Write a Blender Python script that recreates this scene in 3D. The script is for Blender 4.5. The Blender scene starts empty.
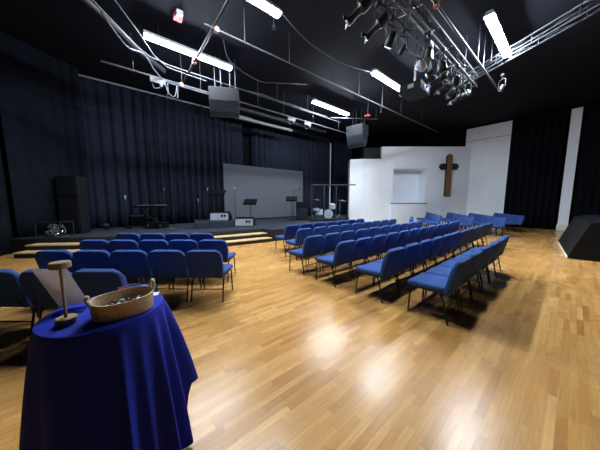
import bpy, bmesh, math, random
from mathutils import Vector, Matrix
random.seed(7)
C = bpy.context.scene.collection
S = bpy.context.scene
pi = math.pi
R = math.radians

# ------------------------------------------------------------------ materials
def new_mat(name):
    m = bpy.data.materials.new(name); m.use_nodes = True
    nt = m.node_tree
    return m, nt, nt.nodes['Principled BSDF']

def mat(name, col, rough=0.6, metal=0.0, vary=0.15, scale=8.0, spec=0.5, bump=0.0, bscale=60.0, sheen=0.0):
    """principled material whose colour is broken up by a noise texture"""
    m, nt, b = new_mat(name)
    n, l = nt.nodes, nt.links
    tc = n.new('ShaderNodeTexCoord'); nz = n.new('ShaderNodeTexNoise')
    nz.inputs['Scale'].default_value = scale; nz.inputs['Detail'].default_value = 4
    l.new(tc.outputs['Object'], nz.inputs['Vector'])
    r = n.new('ShaderNodeValToRGB')
    lo = [c * (1 - vary) for c in col]; hi = [min(1, c * (1 + vary)) for c in col]
    r.color_ramp.elements[0].position = 0.3; r.color_ramp.elements[1].position = 0.7
    r.color_ramp.elements[0].color = (*lo, 1); r.color_ramp.elements[1].color = (*hi, 1)
    l.new(nz.outputs['Fac'], r.inputs['Fac']); l.new(r.outputs['Color'], b.inputs['Base Color'])
    b.inputs['Roughness'].default_value = rough; b.inputs['Metallic'].default_value = metal
    b.inputs['Specular IOR Level'].default_value = spec
    if sheen:
        b.inputs['Sheen Weight'].default_value = sheen; b.inputs['Sheen Roughness'].default_value = 0.4
        b.inputs['Sheen Tint'].default_value = (*[min(1, c * 6 + 0.1) for c in col], 1)
    if bump:
        nb = n.new('ShaderNodeTexNoise'); nb.inputs['Scale'].default_value = bscale
        l.new(tc.outputs['Object'], nb.inputs['Vector'])
        bp = n.new('ShaderNodeBump'); bp.inputs['Strength'].default_value = bump; bp.inputs['Distance'].default_value = 0.01
        l.new(nb.outputs['Fac'], bp.inputs['Height']); l.new(bp.outputs['Normal'], b.inputs['Normal'])
    return m

def emit(name, col, strength):
    m, nt, b = new_mat(name)
    b.inputs['Base Color'].default_value = (0.9, 0.9, 0.9, 1)
    b.inputs['Emission Color'].default_value = (*col, 1); b.inputs['Emission Strength'].default_value = strength
    return m

def floor_mat():
    m, nt, b = new_mat('oak_strip_floor')
    n, l = nt.nodes, nt.links
    def math_(op, a, bb=None, cc=None):
        k = n.new('ShaderNodeMath'); k.operation = op
        for i, v in enumerate((a, bb, cc)):
            if v is None: continue
            if isinstance(v, (int, float)): k.inputs[i].default_value = v
            else: l.new(v, k.inputs[i])
        return k.outputs[0]
    g = n.new('ShaderNodeNewGeometry'); sp = n.new('ShaderNodeSeparateXYZ'); l.new(g.outputs['Position'], sp.inputs[0])
    x, y = sp.outputs[0], sp.outputs[1]
    W = 0.057
    yw = math_('DIVIDE', y, W); row = math_('FLOOR', yw); fy = math_('FRACT', yw)
    w1 = n.new('ShaderNodeTexWhiteNoise'); w1.noise_dimensions = '1D'; l.new(row, w1.inputs['W'])
    Ln = math_('MULTIPLY_ADD', w1.outputs['Value'], 0.55, 0.40)
    xo = math_('MULTIPLY_ADD', w1.outputs['Value'], 37.3, x)
    xl = math_('DIVIDE', xo, Ln); pl = math_('FLOOR', xl); fx = math_('MULTIPLY', math_('FRACT', xl), Ln)
    cv = n.new('ShaderNodeCombineXYZ'); l.new(row, cv.inputs[0]); l.new(pl, cv.inputs[1])
    w2 = n.new('ShaderNodeTexWhiteNoise'); w2.noise_dimensions = '2D'; l.new(cv.outputs[0], w2.inputs['Vector'])
    ramp = n.new('ShaderNodeValToRGB'); e = ramp.color_ramp.elements
    e[0].position = 0.0; e[0].color = (0.41, 0.185, 0.049, 1)
    e[1].position = 1.0; e[1].color = (0.70, 0.40, 0.136, 1)
    k = e.new(0.18); k.color = (0.51, 0.250, 0.070, 1)
    k = e.new(0.55); k.color = (0.56, 0.287, 0.085, 1)
    k = e.new(0.85); k.color = (0.615, 0.331, 0.104, 1)
    l.new(w2.outputs['Value'], ramp.inputs['Fac'])
    # grain: stretched noise, offset per plank
    off = math_('MULTIPLY', w2.outputs['Value'], 50.0)
    gx = math_('MULTIPLY_ADD', x, 3.0, off); gy = math_('MULTIPLY', y, 70.0)
    gv = n.new('ShaderNodeCombineXYZ'); l.new(gx, gv.inputs[0]); l.new(gy, gv.inputs[1])
    nz = n.new('ShaderNodeTexNoise'); nz.inputs['Scale'].default_value = 1.0; nz.inputs['Detail'].default_value = 5
    nz.inputs['Distortion'].default_value = 0.8
    l.new(gv.outputs[0], nz.inputs['Vector'])
    gr = n.new('ShaderNodeMapRange'); gr.inputs[1].default_value = 0.3; gr.inputs[2].default_value = 0.7
    gr.inputs[3].default_value = 0.80; gr.inputs[4].default_value = 1.12
    l.new(nz.outputs['Fac'], gr.inputs[0])
    # seams
    s1 = math_('LESS_THAN', fy, 0.035); s2 = math_('LESS_THAN', fx, 0.003)
    seam = math_('MAXIMUM', s1, s2)
    val = math_('MULTIPLY', gr.outputs[0], math_('MULTIPLY_ADD', seam, -0.40, 1.0))
    mx = n.new('ShaderNodeMix'); mx.data_type = 'RGBA'; mx.blend_type = 'MULTIPLY'; mx.inputs[0].default_value = 1
    cb = n.new('ShaderNodeCombineXYZ')
    for i in range(3): l.new(val, cb.inputs[i])
    l.new(ramp.outputs['Color'], mx.inputs[6]); l.new(cb.outputs[0], mx.inputs[7])
    l.new(mx.outputs[2], b.inputs['Base Color'])
    # varnish wear
    nw = n.new('ShaderNodeTexNoise'); nw.inputs['Scale'].default_value = 1.7; nw.inputs['Detail'].default_value = 6
    l.new(g.outputs['Position'], nw.inputs['Vector'])
    rr = n.new('ShaderNodeMapRange'); rr.inputs[1].default_value = 0.3; rr.inputs[2].default_value = 0.7
    rr.inputs[3].default_value = 0.23; rr.inputs[4].default_value = 0.30
    l.new(nw.outputs['Fac'], rr.inputs[0]); l.new(rr.outputs[0], b.inputs['Roughness'])
    b.inputs['Specular IOR Level'].default_value = 0.30
    nb = n.new('ShaderNodeTexNoise'); nb.inputs['Scale'].default_value = 18; nb.inputs['Detail'].default_value = 6
    l.new(g.outputs['Position'], nb.inputs['Vector'])
    h = math_('MULTIPLY_ADD', seam, -0.6, math_('MULTIPLY_ADD', w2.outputs['Value'], 0.25, math_('MULTIPLY', nb.outputs['Fac'], 0.5)))
    bp = n.new('ShaderNodeBump'); bp.inputs['Strength'].default_value = 0.22; bp.inputs['Distance'].default_value = 0.004
    l.new(h, bp.inputs['Height']); l.new(bp.outputs['Normal'], b.inputs['Normal'])
    return m

def weave_mat():
    m, nt, b = new_mat('woven_seagrass')
    n, l = nt.nodes, nt.links
    tc = n.new('ShaderNodeTexCoord')
    wv = n.new('ShaderNodeTexWave'); wv.bands_direction = 'Z'; wv.inputs['Scale'].default_value = 38; wv.inputs['Distortion'].default_value = 3
    wv.inputs['Detail Scale'].default_value = 8
    l.new(tc.outputs['Object'], wv.inputs['Vector'])
    ck = n.new('ShaderNodeTexNoise'); ck.inputs['Scale'].default_value = 90
    l.new(tc.outputs['Object'], ck.inputs['Vector'])
    mixf = n.new('ShaderNodeMath'); mixf.operation = 'MULTIPLY'; l.new(wv.outputs['Fac'], mixf.inputs[0]); l.new(ck.outputs['Fac'], mixf.inputs[1])
    r = n.new('ShaderNodeValToRGB'); r.color_ramp.elements[0].color = (0.34, 0.22, 0.12, 1); r.color_ramp.elements[1].color = (0.80, 0.60, 0.38, 1)
    r.color_ramp.elements[1].position = 0.6
    l.new(mixf.outputs[0], r.inputs['Fac']); l.new(r.outputs['Color'], b.inputs['Base Color'])
    b.inputs['Roughness'].default_value = 0.75
    bp = n.new('ShaderNodeBump'); bp.inputs['Strength'].default_value = 0.7; bp.inputs['Distance'].default_value = 0.004
    l.new(mixf.outputs[0], bp.inputs['Height']); l.new(bp.outputs['Normal'], b.inputs['Normal'])
    return m

def clear_mat(name, tint=(0.95, 0.97, 1.0), gloss=0.12):
    m = bpy.data.materials.new(name); m.use_nodes = True
    nt = m.node_tree; n, l = nt.nodes, nt.links
    n.clear()
    o = n.new('ShaderNodeOutputMaterial'); mx = n.new('ShaderNodeMixShader')
    t = n.new('ShaderNodeBsdfTransparent'); t.inputs[0].default_value = (*tint, 1)
    gl = n.new('ShaderNodeBsdfGlossy'); gl.inputs['Roughness'].default_value = 0.06
    fr = n.new('ShaderNodeLayerWeight'); fr.inputs['Blend'].default_value = gloss
    l.new(fr.outputs['Fresnel'], mx.inputs[0]); l.new(t.outputs[0], mx.inputs[1]); l.new(gl.outputs[0], mx.inputs[2])
    l.new(mx.outputs[0], o.inputs[0])
    return m

M = {}
M['floor'] = floor_mat()
M['ceiling'] = mat('black_painted_ceiling', (0.0034, 0.0046, 0.0105), 0.85, vary=0.2, scale=2, spec=0.2)
M['black_wall'] = mat('black_painted_wall', (0.002, 0.0026, 0.005), 0.9, vary=0.2, scale=2, spec=0.1)
M['white_wall'] = mat('white_painted_plaster', (0.82, 0.885, 0.98), 0.75, vary=0.025, scale=1.5)
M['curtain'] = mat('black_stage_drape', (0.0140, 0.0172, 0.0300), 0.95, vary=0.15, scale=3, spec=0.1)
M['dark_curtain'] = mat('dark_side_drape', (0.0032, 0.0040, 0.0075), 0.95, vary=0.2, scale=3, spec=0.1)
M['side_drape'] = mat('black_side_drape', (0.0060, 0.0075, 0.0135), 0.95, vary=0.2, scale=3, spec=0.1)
M['screen'] = mat('grey_screen_cloth', (0.080, 0.089, 0.108), 0.85, vary=0.04, scale=2)
M['carpet'] = mat('charcoal_stage_carpet', (0.035, 0.040, 0.055), 0.95, vary=0.3, scale=30, spec=0.1, bump=0.4, bscale=250)
M['riser'] = mat('black_stage_fascia', (0.006, 0.007, 0.010), 0.7, vary=0.2)
M['tread'] = mat('pale_oak_tread', (0.68, 0.50, 0.27), 0.4, vary=0.2, scale=6)
M['blue'] = mat('blue_chair_fabric', (0.031, 0.073, 0.245), 0.85, vary=0.12, scale=120, spec=0.15, bump=0.25, bscale=500, sheen=0.12)
M['leg'] = mat('dark_bronze_tube', (0.012, 0.011, 0.012), 0.4, metal=0.3, vary=0.2)
M['cloth'] = mat('royal_blue_tablecloth', (0.010, 0.024, 0.36), 0.8, vary=0.08, scale=40, spec=0.2, bump=0.15, bscale=700, sheen=0.1)
M['wood'] = mat('weathered_wood', (0.30, 0.20, 0.12), 0.6, vary=0.35, scale=30)
M['weave'] = weave_mat()
M['cream'] = mat('pale_twine', (0.62, 0.50, 0.36), 0.8, vary=0.2, scale=60)
M['clear'] = clear_mat('clear_acrylic')
M['paper'] = mat('brownish_printed_paper', (0.62, 0.56, 0.54), 0.8, vary=0.1, scale=30)
_m = M['paper']; _n, _l = _m.node_tree.nodes, _m.node_tree.links
_t = _n.new('ShaderNodeBsdfTranslucent'); _t.inputs[0].default_value = (0.72, 0.64, 0.60, 1); _x = _n.new('ShaderNodeMixShader'); _x.inputs[0].default_value = 0.45
_l.new(_n['Principled BSDF'].outputs[0], _x.inputs[1]); _l.new(_t.outputs[0], _x.inputs[2]); _l.new(_x.outputs[0], _n['Material Output'].inputs[0])
M['white_paper'] = mat('white_paper', (0.75, 0.76, 0.80), 0.7, vary=0.05)
M['pink'] = mat('pink_ink', (0.75, 0.20, 0.40), 0.6, vary=0.08)
M['sky'] = mat('blue_ink', (0.10, 0.22, 0.60), 0.6, vary=0.08)
M['wrap_dark'] = mat('maroon_wrapper', (0.08, 0.025, 0.03), 0.35, vary=0.3, scale=60)
M['wrap_white'] = mat('white_wrapper', (0.75, 0.75, 0.78), 0.35, vary=0.1, scale=60)
M['black'] = mat('black_plastic', (0.0025, 0.003, 0.0045), 0.6, vary=0.2, spec=0.2)
M['speaker'] = mat('black_speaker_paint', (0.0032, 0.0038, 0.0055), 0.75, vary=0.2, spec=0.2, bump=0.3, bscale=200)
M['grey_speaker'] = mat('grey_speaker_paint', (0.022, 0.025, 0.034), 0.65, spec=0.25, vary=0.15, bump=0.2, bscale=150)
M['grille'] = mat('speaker_grille', (0.009, 0.0105, 0.015), 0.65, spec=0.25, vary=0.35, scale=90, bump=0.5, bscale=300)
M['wedge_top'] = mat('pale_grey_panel', (0.34, 0.38, 0.46), 0.5, vary=0.1)
M['steel'] = mat('bare_steel_pipe', (0.036, 0.040, 0.050), 0.5, metal=0.2, vary=0.25, scale=12)
M['dark_steel'] = mat('black_steel_pipe', (0.010, 0.0115, 0.016), 0.55, metal=0.1, vary=0.25, scale=12)
M['fixture'] = mat('grey_lantern_body', (0.017, 0.020, 0.028), 0.5, metal=0.1, vary=0.35, scale=14)
M['white_metal'] = mat('white_enamel', (0.50, 0.53, 0.60), 0.45, vary=0.05)
M['lens'] = mat('pale_glass_lens', (0.35, 0.40, 0.47), 0.15, vary=0.1)
M['red'] = mat('red_plastic', (0.60, 0.02, 0.03), 0.4, vary=0.1)
M['clamp'] = mat('reddish_clamp', (0.45, 0.20, 0.16), 0.5, vary=0.2, metal=0.3)
M['cross_dark'] = mat('dark_walnut', (0.030, 0.018, 0.012), 0.55, vary=0.3, scale=10)
M['cross'] = mat('brown_stained_oak', (0.20, 0.115, 0.045), 0.5, vary=0.25, scale=10)
M['chrome'] = mat('chrome_hardware', (0.6, 0.62, 0.66), 0.25, metal=0.9, vary=0.05)
M['drum'] = mat('white_drum_shell', (0.72, 0.74, 0.80), 0.35, vary=0.05)
M['brass'] = mat('cymbal_bronze', (0.55, 0.47, 0.30), 0.35, metal=0.8, vary=0.1)
M['cable'] = mat('grey_cable_rubber', (0.06, 0.066, 0.082), 0.5, vary=0.2)
M['black_cable'] = mat('black_cable_rubber', (0.02, 0.02, 0.025), 0.5, vary=0.2)
M['trim'] = mat('white_edge_trim', (0.72, 0.70, 0.66), 0.5, vary=0.08)
M['brown_reflect'] = mat('brown_reflection_top', (0.018, 0.011, 0.010), 0.5, vary=0.4, scale=6)  # reddish-brown reflection put into the cabinet top's colour
M['case'] = mat('grey_white_enamel', (0.20, 0.215, 0.25), 0.45, vary=0.05)
M['lamp_boost'] = emit('boosted_fluorescent_lens', (0.83, 0.925, 1.0), 365.0)  # same fixture with added strength to brighten floor and walls
M['lamp'] = emit('fluorescent_lens', (0.83, 0.925, 1.0), 272.0)

# ------------------------------------------------------------------ mesh helpers
def bm_new(): return bmesh.new()

def box(bm, x0, x1, y0, y1, z0, z1, mi=0, T=None):
    vs = [bm.verts.new(Vector(p) if T is None else T @ Vector(p)) for p in
          ((x0, y0, z0), (x1, y0, z0), (x1, y1, z0), (x0, y1, z0), (x0, y0, z1), (x1, y0, z1), (x1, y1, z1), (x0, y1, z1))]
    for f in ((0, 3, 2, 1), (4, 5, 6, 7), (0, 1, 5, 4), (1, 2, 6, 5), (2, 3, 7, 6), (3, 0, 4, 7)):
        bm.faces.new([vs[i] for i in f]).material_index = mi
    return vs

def rbox(bm, x0, x1, y0, y1, z0, z1, r=0.01, seg=2, T=None):
    b2 = bm_new(); box(b2, x0, x1, y0, y1, z0, z1)
    bmesh.ops.bevel(b2, geom=b2.edges[:] + b2.verts[:], offset=r, segments=seg, affect='EDGES', profile=0.5)
    join(bm, b2, T)

def join(bm, b2, T=None):
    me = bpy.data.meshes.new('tmp'); b2.to_mesh(me); b2.free()
    if T is not None: me.transform(T)
    bm.from_mesh(me); bpy.data.meshes.remove(me)

def frame_for(d):
    d = d.normalized(); a = Vector((0, 0, 1)) if abs(d.z) < 0.95 else Vector((1, 0, 0))
    u = d.cross(a).normalized(); return u, d.cross(u).normalized()

def tube(bm, pts, r, n=8, closed=False):
    pts = [Vector(p) for p in pts]; rings = []
    N = len(pts)
    for i, p in enumerate(pts):
        if closed: d = pts[(i + 1) % N] - pts[i - 1]
        else: d = pts[min(i + 1, N - 1)] - pts[max(i - 1, 0)]
        u, v = frame_for(d)
        if rings:   # keep rings aligned
            pu = rings[-1][1]; u2 = (pu - pu.project(d.normalized()))
            if u2.length > 1e-6: u = u2.normalized(); v = d.normalized().cross(u).normalized()
        rr = r[i] if isinstance(r, (list, tuple)) else r
        rings.append(([bm.verts.new(p + rr * (math.cos(2 * pi * k / n) * u + math.sin(2 * pi * k / n) * v)) for k in range(n)], u))
    R_ = [a for a, _ in rings]
    for i in range(N if closed else N - 1):
        a, b = R_[i], R_[(i + 1) % N]
        for k in range(n): bm.faces.new((a[k], a[(k + 1) % n], b[(k + 1) % n], b[k]))
    if not closed:
        bm.faces.new(R_[0][::-1]); bm.faces.new(R_[-1])

def lathe(bm, prof, n=24, T=None, cap=True):
    rings = []
    for r, z in prof:
        rings.append([bm.verts.new((T @ Vector((r * math.cos(2 * pi * k / n), r * math.sin(2 * pi * k / n), z))) if T is not None
                      else Vector((r * math.cos(2 * pi * k / n), r * math.sin(2 * pi * k / n), z))) for k in range(n)])
    for a, b in zip(rings, rings[1:]):
        for k in range(n): bm.faces.new((a[k], a[(k + 1) % n], b[(k + 1) % n], b[k]))
    if cap:
        bm.faces.new(rings[0][::-1]); bm.faces.new(rings[-1])

def prism(bm, poly, z0, z1, T=None):
    """poly: list of (x, y), extruded z0..z1, then transformed by T"""
    f = lambda p: (T @ Vector(p)) if T is not None else Vector(p)
    a = [bm.verts.new(f((x, y, z0))) for x, y in poly]; b = [bm.verts.new(f((x, y, z1))) for x, y in poly]
    bm.faces.new(a[::-1]); bm.faces.new(b)
    n = len(poly)
    for i in range(n): bm.faces.new((a[i], a[(i + 1) % n], b[(i + 1) % n], b[i]))

def obj(name, bm, m, parent=None, smooth=False, loc=None):
    bmesh.ops.recalc_face_normals(bm, faces=bm.faces[:])
    me = bpy.data.meshes.new(name); bm.to_mesh(me); bm.free()
    ms = m if isinstance(m, (list, tuple)) else [m]
    for k in ms: me.materials.append(M[k])
    if smooth:
        for p in me.polygons: p.use_smooth = True
        try: me.set_sharp_from_angle(angle=R(40))
        except Exception: pass
    o = bpy.data.objects.new(name, me); C.objects.link(o)
    if parent: o.parent = parent
    if loc: o.location = loc
    return o

def tag(o, label, cat, group=None):
    o['label'] = label; o['category'] = cat
    if group: o['group'] = group
    return o

def thing(name, label, cat, loc=(0, 0, 0), rz=0.0, group=None):
    o = bpy.data.objects.new(name, None); C.objects.link(o)
    o.empty_display_size = 0.1
    o.location = loc; o.rotation_euler = (0, 0, rz)
    return tag(o, label, cat, group)

def struct(name, bm, m):
    o = obj(name, bm, m); o['kind'] = 'structure'; return o

def copy_tree(o, parent=None):
    c = o.copy(); C.objects.link(c)
    if parent: c.parent = parent
    for ch in list(o.children): copy_tree(ch, c)
    return c

def T_look(origin, direction, up=(0, 0, 1)):
    """matrix whose local +Z points along direction"""
    d = Vector(direction).normalized(); return Matrix.Translation(Vector(origin)) @ d.to_track_quat('Z', 'Y').to_matrix().to_4x4()

# room axes: X runs along the floor boards, Y towards the stage backdrop, Z up
F0 = Vector((0.638, 0.770, 0)); U0 = Vector((0.770, -0.638, 0))
def at(fwd, lat, z): return F0 * fwd + U0 * lat + Vector((0, 0, z))
CEIL = 6.45; XW = 18.75; YB = 12.6; ST = 0.46

# ------------------------------------------------------------------ setting
bm = bm_new(); box(bm, -7, XW + .3, -5, YB + .3, -0.1, 0); struct('floor', bm, 'floor')
bm = bm_new(); box(bm, -7, XW + .3, -5, YB + .3, CEIL, CEIL + .1); struct('ceiling', bm, 'ceiling')
bm = bm_new(); box(bm, -7, XW + .3, YB, YB + .3, 0, CEIL); struct('wall_back', bm, 'black_wall')
bm = bm_new(); box(bm, XW, XW + .3, -5, YB, 0, CEIL); struct('wall_right', bm, 'black_wall')
bm = bm_new(); box(bm, -7.3, -7, -5, YB, 0, CEIL); struct('wall_left', bm, 'black_wall')
# white end panel and pillar on the right wall
bm = bm_new(); box(bm, XW - .06, XW - .001, 2.70, 4.96, 0, 5.5); box(bm, XW - .06, XW - .001, 2.70, 4.96, 5.53, CEIL - .12)
struct('wall_panel', bm, 'white_wall')
bm = bm_new(); box(bm, XW - .30, XW - .001, .06, .43, 0.30, CEIL - .2)
struct('pillar', bm, 'white_wall')
bm = bm_new(); box(bm, XW - .33, XW - .001, .03, .46, 0, .30); struct('baseboard_right', bm, 'trim')
# dark bulkhead above the right wall
bm = bm_new(); box(bm, XW - .12, XW - .001, -5, 9, CEIL - .115, CEIL - .001); struct('trim_1', bm, 'black_wall')
# diagonal white wall with a recess (built in forward / sideways coordinates of the audience)
TD = Matrix(((U0.x, F0.x, 0, 0), (U0.y, F0.y, 0, 0), (0, 0, 1, 0), (0, 0, 0, 1)))   # local x sideways, local y deeper
FW = 15.48; TOP = 5.16
bm = bm_new()
N0, N1, NZ0, NZ1 = 6.33, 8.55, 1.45, 3.72
box(bm, 5.47, N0, FW, FW + .3, 0, TOP, 0, TD); box(bm, N1, 11.44, FW, FW + .3, 0, TOP, 0, TD)
box(bm, N0, N1, FW, FW + .3, NZ1, TOP, 0, TD); box(bm, N0, N1, FW, FW + .3, 0, NZ0, 0, TD)
box(bm, N0 - .05, N1 + .05, FW + .95, FW + 1.05, NZ0 - .1, NZ1 + .1, 0, TD)            # recess back
box(bm, N0 - .1, N0, FW + .3, FW + .95, NZ0 - .1, NZ1 + .1, 0, TD); box(bm, N1, N1 + .1, FW + .3, FW + .95, NZ0 - .1, NZ1 + .1, 0, TD)
box(bm, N0, N1, FW + .3, FW + .95, NZ1, NZ1 + .1, 0, TD); box(bm, N0, N1, FW + .3, FW + .95, NZ0 - .1, NZ0, 0, TD)
prism(bm, [(4.2, FW), (5.47, FW), (5.47, FW + 1.1), (3.5, FW + 1.1), (3.42, FW + .22)], 0, 4.36, TD)    # low stepped end
struct('wall_diagonal', bm, 'white_wall')
bm = bm_new(); box(bm, N0 - .12, N1 + .06, FW - .14, FW - .001, 0, 1.36, 0, TD); struct('wall_recess_front', bm, 'white_wall')
bm = bm_new(); box(bm, N0 - .15, N1 + .09, FW - .17, FW + .02, 1.361, 1.43, 0, TD); struct('trim_2', bm, 'wood')
# white strip of wall showing between the rear drapes
bm = bm_new(); box(bm, 13.22, 13.55, YB - .10, YB - .001, ST, 6.05); struct('trim_3', bm, 'white_wall')

# stage platform and steps
LIP = [(-1.86, 10.36), (-.9, 9.72), (.6, 8.88), (2.9, 8.27), (4.66, 8.05)]
def offs(poly, d):
    out = []
    for i, p in enumerate(poly):
        a = Vector(poly[max(i - 1, 0)]); b = Vector(poly[min(i + 1, len(poly) - 1)])
        t = (b - a).normalized(); nrm = Vector((t.y, -t.x)); q = Vector(p) + nrm * d
        out.append((q.x, q.y))
    return out
DECK = LIP + [(4.74, 7.42), (6.2, 7.35), (8.6, 7.75), (12.3, 9.6), (12.75, 10.1), (15.2, 12.2), (15.2, YB - .01), (-2.9, YB - .01), (-2.6, 10.85)]
bm = bm_new(); prism(bm, DECK, 0, ST - .03); struct('stage_platform', bm, 'riser').name = 'floor_stage'
bm = bm_new(); prism(bm, DECK, ST - .029, ST); struct('floor_carpet', bm, 'carpet')
def step(name, d0, d1, z0, z1, trim):
    o1, o0 = offs(LIP, d1), offs(LIP, d0)
    o1[-1] = (4.72, o1[-1][1]); o0[-1] = (4.72, o0[-1][1])
    bm = bm_new(); prism(bm, o1 + o0[::-1], z0, z1 - .035); struct(name, bm, 'riser')
    bm = bm_new(); prism(bm, offs(LIP, d1 + .02)[:-1] + [(4.70, o1[-1][1] - .02)] + o0[::-1], z1 - .034, z1); struct(trim, bm, 'tread')
step('floor_step', .002, .33, 0, .31, 'trim_4')
step('floor_low_step', .332, .66, 0, .155, 'trim_5')

# ------------------------------------------------------------------ curtains
def curtain(name, P, Q, z0, z1, wave, amp, m, label, group, seed, sway=0.0):
    rnd = random.Random(seed)
    P, Q = Vector(P), Vector(Q); L = (Q - P).length; d = (Q - P).normalized(); nrm = Vector((-d.y, d.x))
    nu = max(8, int(L / wave * 10)); nv = 7
    ph = [rnd.uniform(0, 6.28) for _ in range(6)]
    bm = bm_new(); grid = []
    for j in range(nv + 1):
        t = j / nv; z = z1 + (z0 - z1) * t; row = []
        for i in range(nu + 1):
            s = i / nu * L
            w = 2 * pi * s / wave + 0.9 * math.sin(s * 1.3 + ph[0]) + 0.5 * math.sin(s * 3.1 + ph[1])
            a = amp * (0.55 + 0.45 * math.sin(s * 0.9 + ph[2])) * (0.75 + 0.35 * t)
            y = a * math.sin(w) + a * 0.35 * math.sin(2.1 * w + ph[3]) + 0.02 * math.sin(s * 5 + t * 4 + ph[4])
            q = P + d * (s + sway * t * math.sin(s * 2 + ph[5])) + nrm * y
            row.append(bm.verts.new((q.x, q.y, z)))
        grid.append(row)
    for j in range(nv):
        for i in range(nu): bm.faces.new((grid[j][i], grid[j][i + 1], grid[j + 1][i + 1], grid[j + 1][i]))
    me_o = obj(name, bm, m, smooth=True)
    tag(me_o, label, 'curtain', group)
    md = me_o.modifiers.new('thick', 'SOLIDIFY'); md.thickness = 0.012; md.offset = 0
    return me_o
yb = YB - .28; g = 'black drapes behind the stage'
curtain('stage_curtain', (-1.0, yb), (2.55, yb), ST + .01, 6.27, .36, .13, 'curtain', 'black pleated drape at the corner end of the stage, behind the keyboard', g, 1)
curtain('stage_curtain', (2.58, yb), (5.95, yb), ST + .01, 6.27, .33, .13, 'curtain', 'black pleated drape behind the carpeted riser and beside the grey screen', g, 2)
curtain('stage_curtain', (6.55, yb), (9.9, yb), ST + .01, 6.22, .38, .14, 'curtain', 'black pleated drape hanging behind and above the grey screen', g, 3)
curtain('stage_curtain', (9.95, yb), (13.18, yb), ST + .01, 6.2, .36, .13, 'curtain', 'black pleated drape behind the drum kit, up to the white wall strip', g, 4)
curtain('stage_curtain', (13.62, yb), (15.9, yb), ST + .01, 6.2, .38, .11, 'curtain', 'black drape between the white wall strip and the stepped white wall', g, 5)
g = 'dark drapes at the side of the hall'
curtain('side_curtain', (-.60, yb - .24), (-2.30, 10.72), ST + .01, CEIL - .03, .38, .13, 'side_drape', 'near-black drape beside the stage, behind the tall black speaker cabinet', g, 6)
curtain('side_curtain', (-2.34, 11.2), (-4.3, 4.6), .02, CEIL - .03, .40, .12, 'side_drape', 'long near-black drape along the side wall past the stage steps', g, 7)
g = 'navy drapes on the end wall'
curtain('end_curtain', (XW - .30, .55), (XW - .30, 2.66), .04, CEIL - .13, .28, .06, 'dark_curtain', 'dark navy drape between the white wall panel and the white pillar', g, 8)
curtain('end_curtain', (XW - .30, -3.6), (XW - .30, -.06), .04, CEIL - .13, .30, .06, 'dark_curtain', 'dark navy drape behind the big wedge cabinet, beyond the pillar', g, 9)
# curtain tracks
def pipe_thing(name, pts, r, m, label, cat, group=None, n=8):
    bm = bm_new(); tube(bm, pts, r, n); return tag(obj(name, bm, m, smooth=True), label, cat, group)
pipe_thing('curtain_track', [(-.65, yb, 6.318), (6.6, yb, 6.318)], .036, 'case', 'pale steel curtain track over the black drapes at the stage corner', 'curtain track')
pipe_thing('curtain_track', [(6.65, yb, 6.262), (13.2, yb, 6.262)], .025, 'dark_steel', 'dark curtain track over the drapes above the grey screen', 'curtain track')

# ------------------------------------------------------------------ grey screen
sc = thing('backdrop_screen', 'large plain grey screen standing at the back of the stage', 'screen', (7.45, 12.05, ST))
bm = bm_new(); rbox(bm, -2.78, 2.78, -.02, .02, .06, 3.10, .006); obj('screen_panel', bm, 'screen', sc)
bm = bm_new()
for x in (-2.2, 0, 2.2): box(bm, x - .03, x + .03, -.12, .12, .001, .06)
obj('base', bm, 'black', sc)

# ------------------------------------------------------------------ chairs
def chair_meshes():
    seat = bm_new(); b2 = bm_new()
    rbox(b2, -.278, .278, -.215, .275, .405, .487, .032, 4)
    for v in b2.verts:      # waterfall front edge and slight crown
        if v.co.z > .45: v.co.z += .012 * (1 - (v.co.x / .284) ** 2) - (.02 * max(0, (v.co.y - .12) / .145) ** 2)
    join(seat, b2)
    back = bm_new(); b2 = bm_new(); w = .278; r = .095; out = []
    zb, zt = 0.0, .468
    out += [(-w * .97, zb), (w * .97, zb), (w, zb + .2)]
    for k in range(7):
        a = k / 6 * pi / 2; out.append((w - r + r * math.cos(a), zt - r + r * math.sin(a)))
    for k in range(7):
        a = pi / 2 + k / 6 * pi / 2; out.append((-w + r + r * math.cos(a), zt - r + r * math.sin(a)))
    out.append((-w, zb + .2))
    prism(b2, out, -.035, .035)
    bmesh.ops.bevel(b2, geom=[e for e in b2.edges if abs(e.verts[0].co.z - e.verts[1].co.z) < 1e-5], offset=.026, segments=3, affect='EDGES', profile=.5)
    T = Matrix.Translation((0, -.225, .395)) @ Matrix.Rotation(R(13), 4, 'X') @ Matrix.Rotation(R(90), 4, 'X')
    join(back, b2, T)
    fl, rl = [], []
    for s in (-1, 1):
        b = bm_new(); tube(b, [(s * .245, .19, .41), (s * .250, .222, .37), (s * .252, .232, .2), (s * .254, .240, 0)], .0125, 8); fl.append(b)
        b = bm_new(); tube(b, [(s * .245, -.10, .41), (s * .248, -.16, .385), (s * .25, -.20, .30), (s * .252, -.265, 0)], .0125, 8); rl.append(b)
    fr = bm_new()
    for s in (-1, 1):
        box(fr, s * .245 - .012, s * .245 + .012, -.18, .22, .388, .410)
    box(fr, -.245, .245, .19, .21, .388, .408); box(fr, -.245, .245, -.17, -.15, .388, .408)
    bf = []
    for s in (-1, 1):
        b = bm_new(); tube(b, [(s * .2, -.14, .40), (s * .2, -.23, .385), (s * .2, -.268, .42), (s * .2, -.30, .60)], .010, 6); bf.append(b)
    st = bm_new(); tube(st, [(-.248, -.222, .20), (.248, -.222, .20)], .009, 6)
    return seat, back, fl, rl, fr, bf, st

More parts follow.
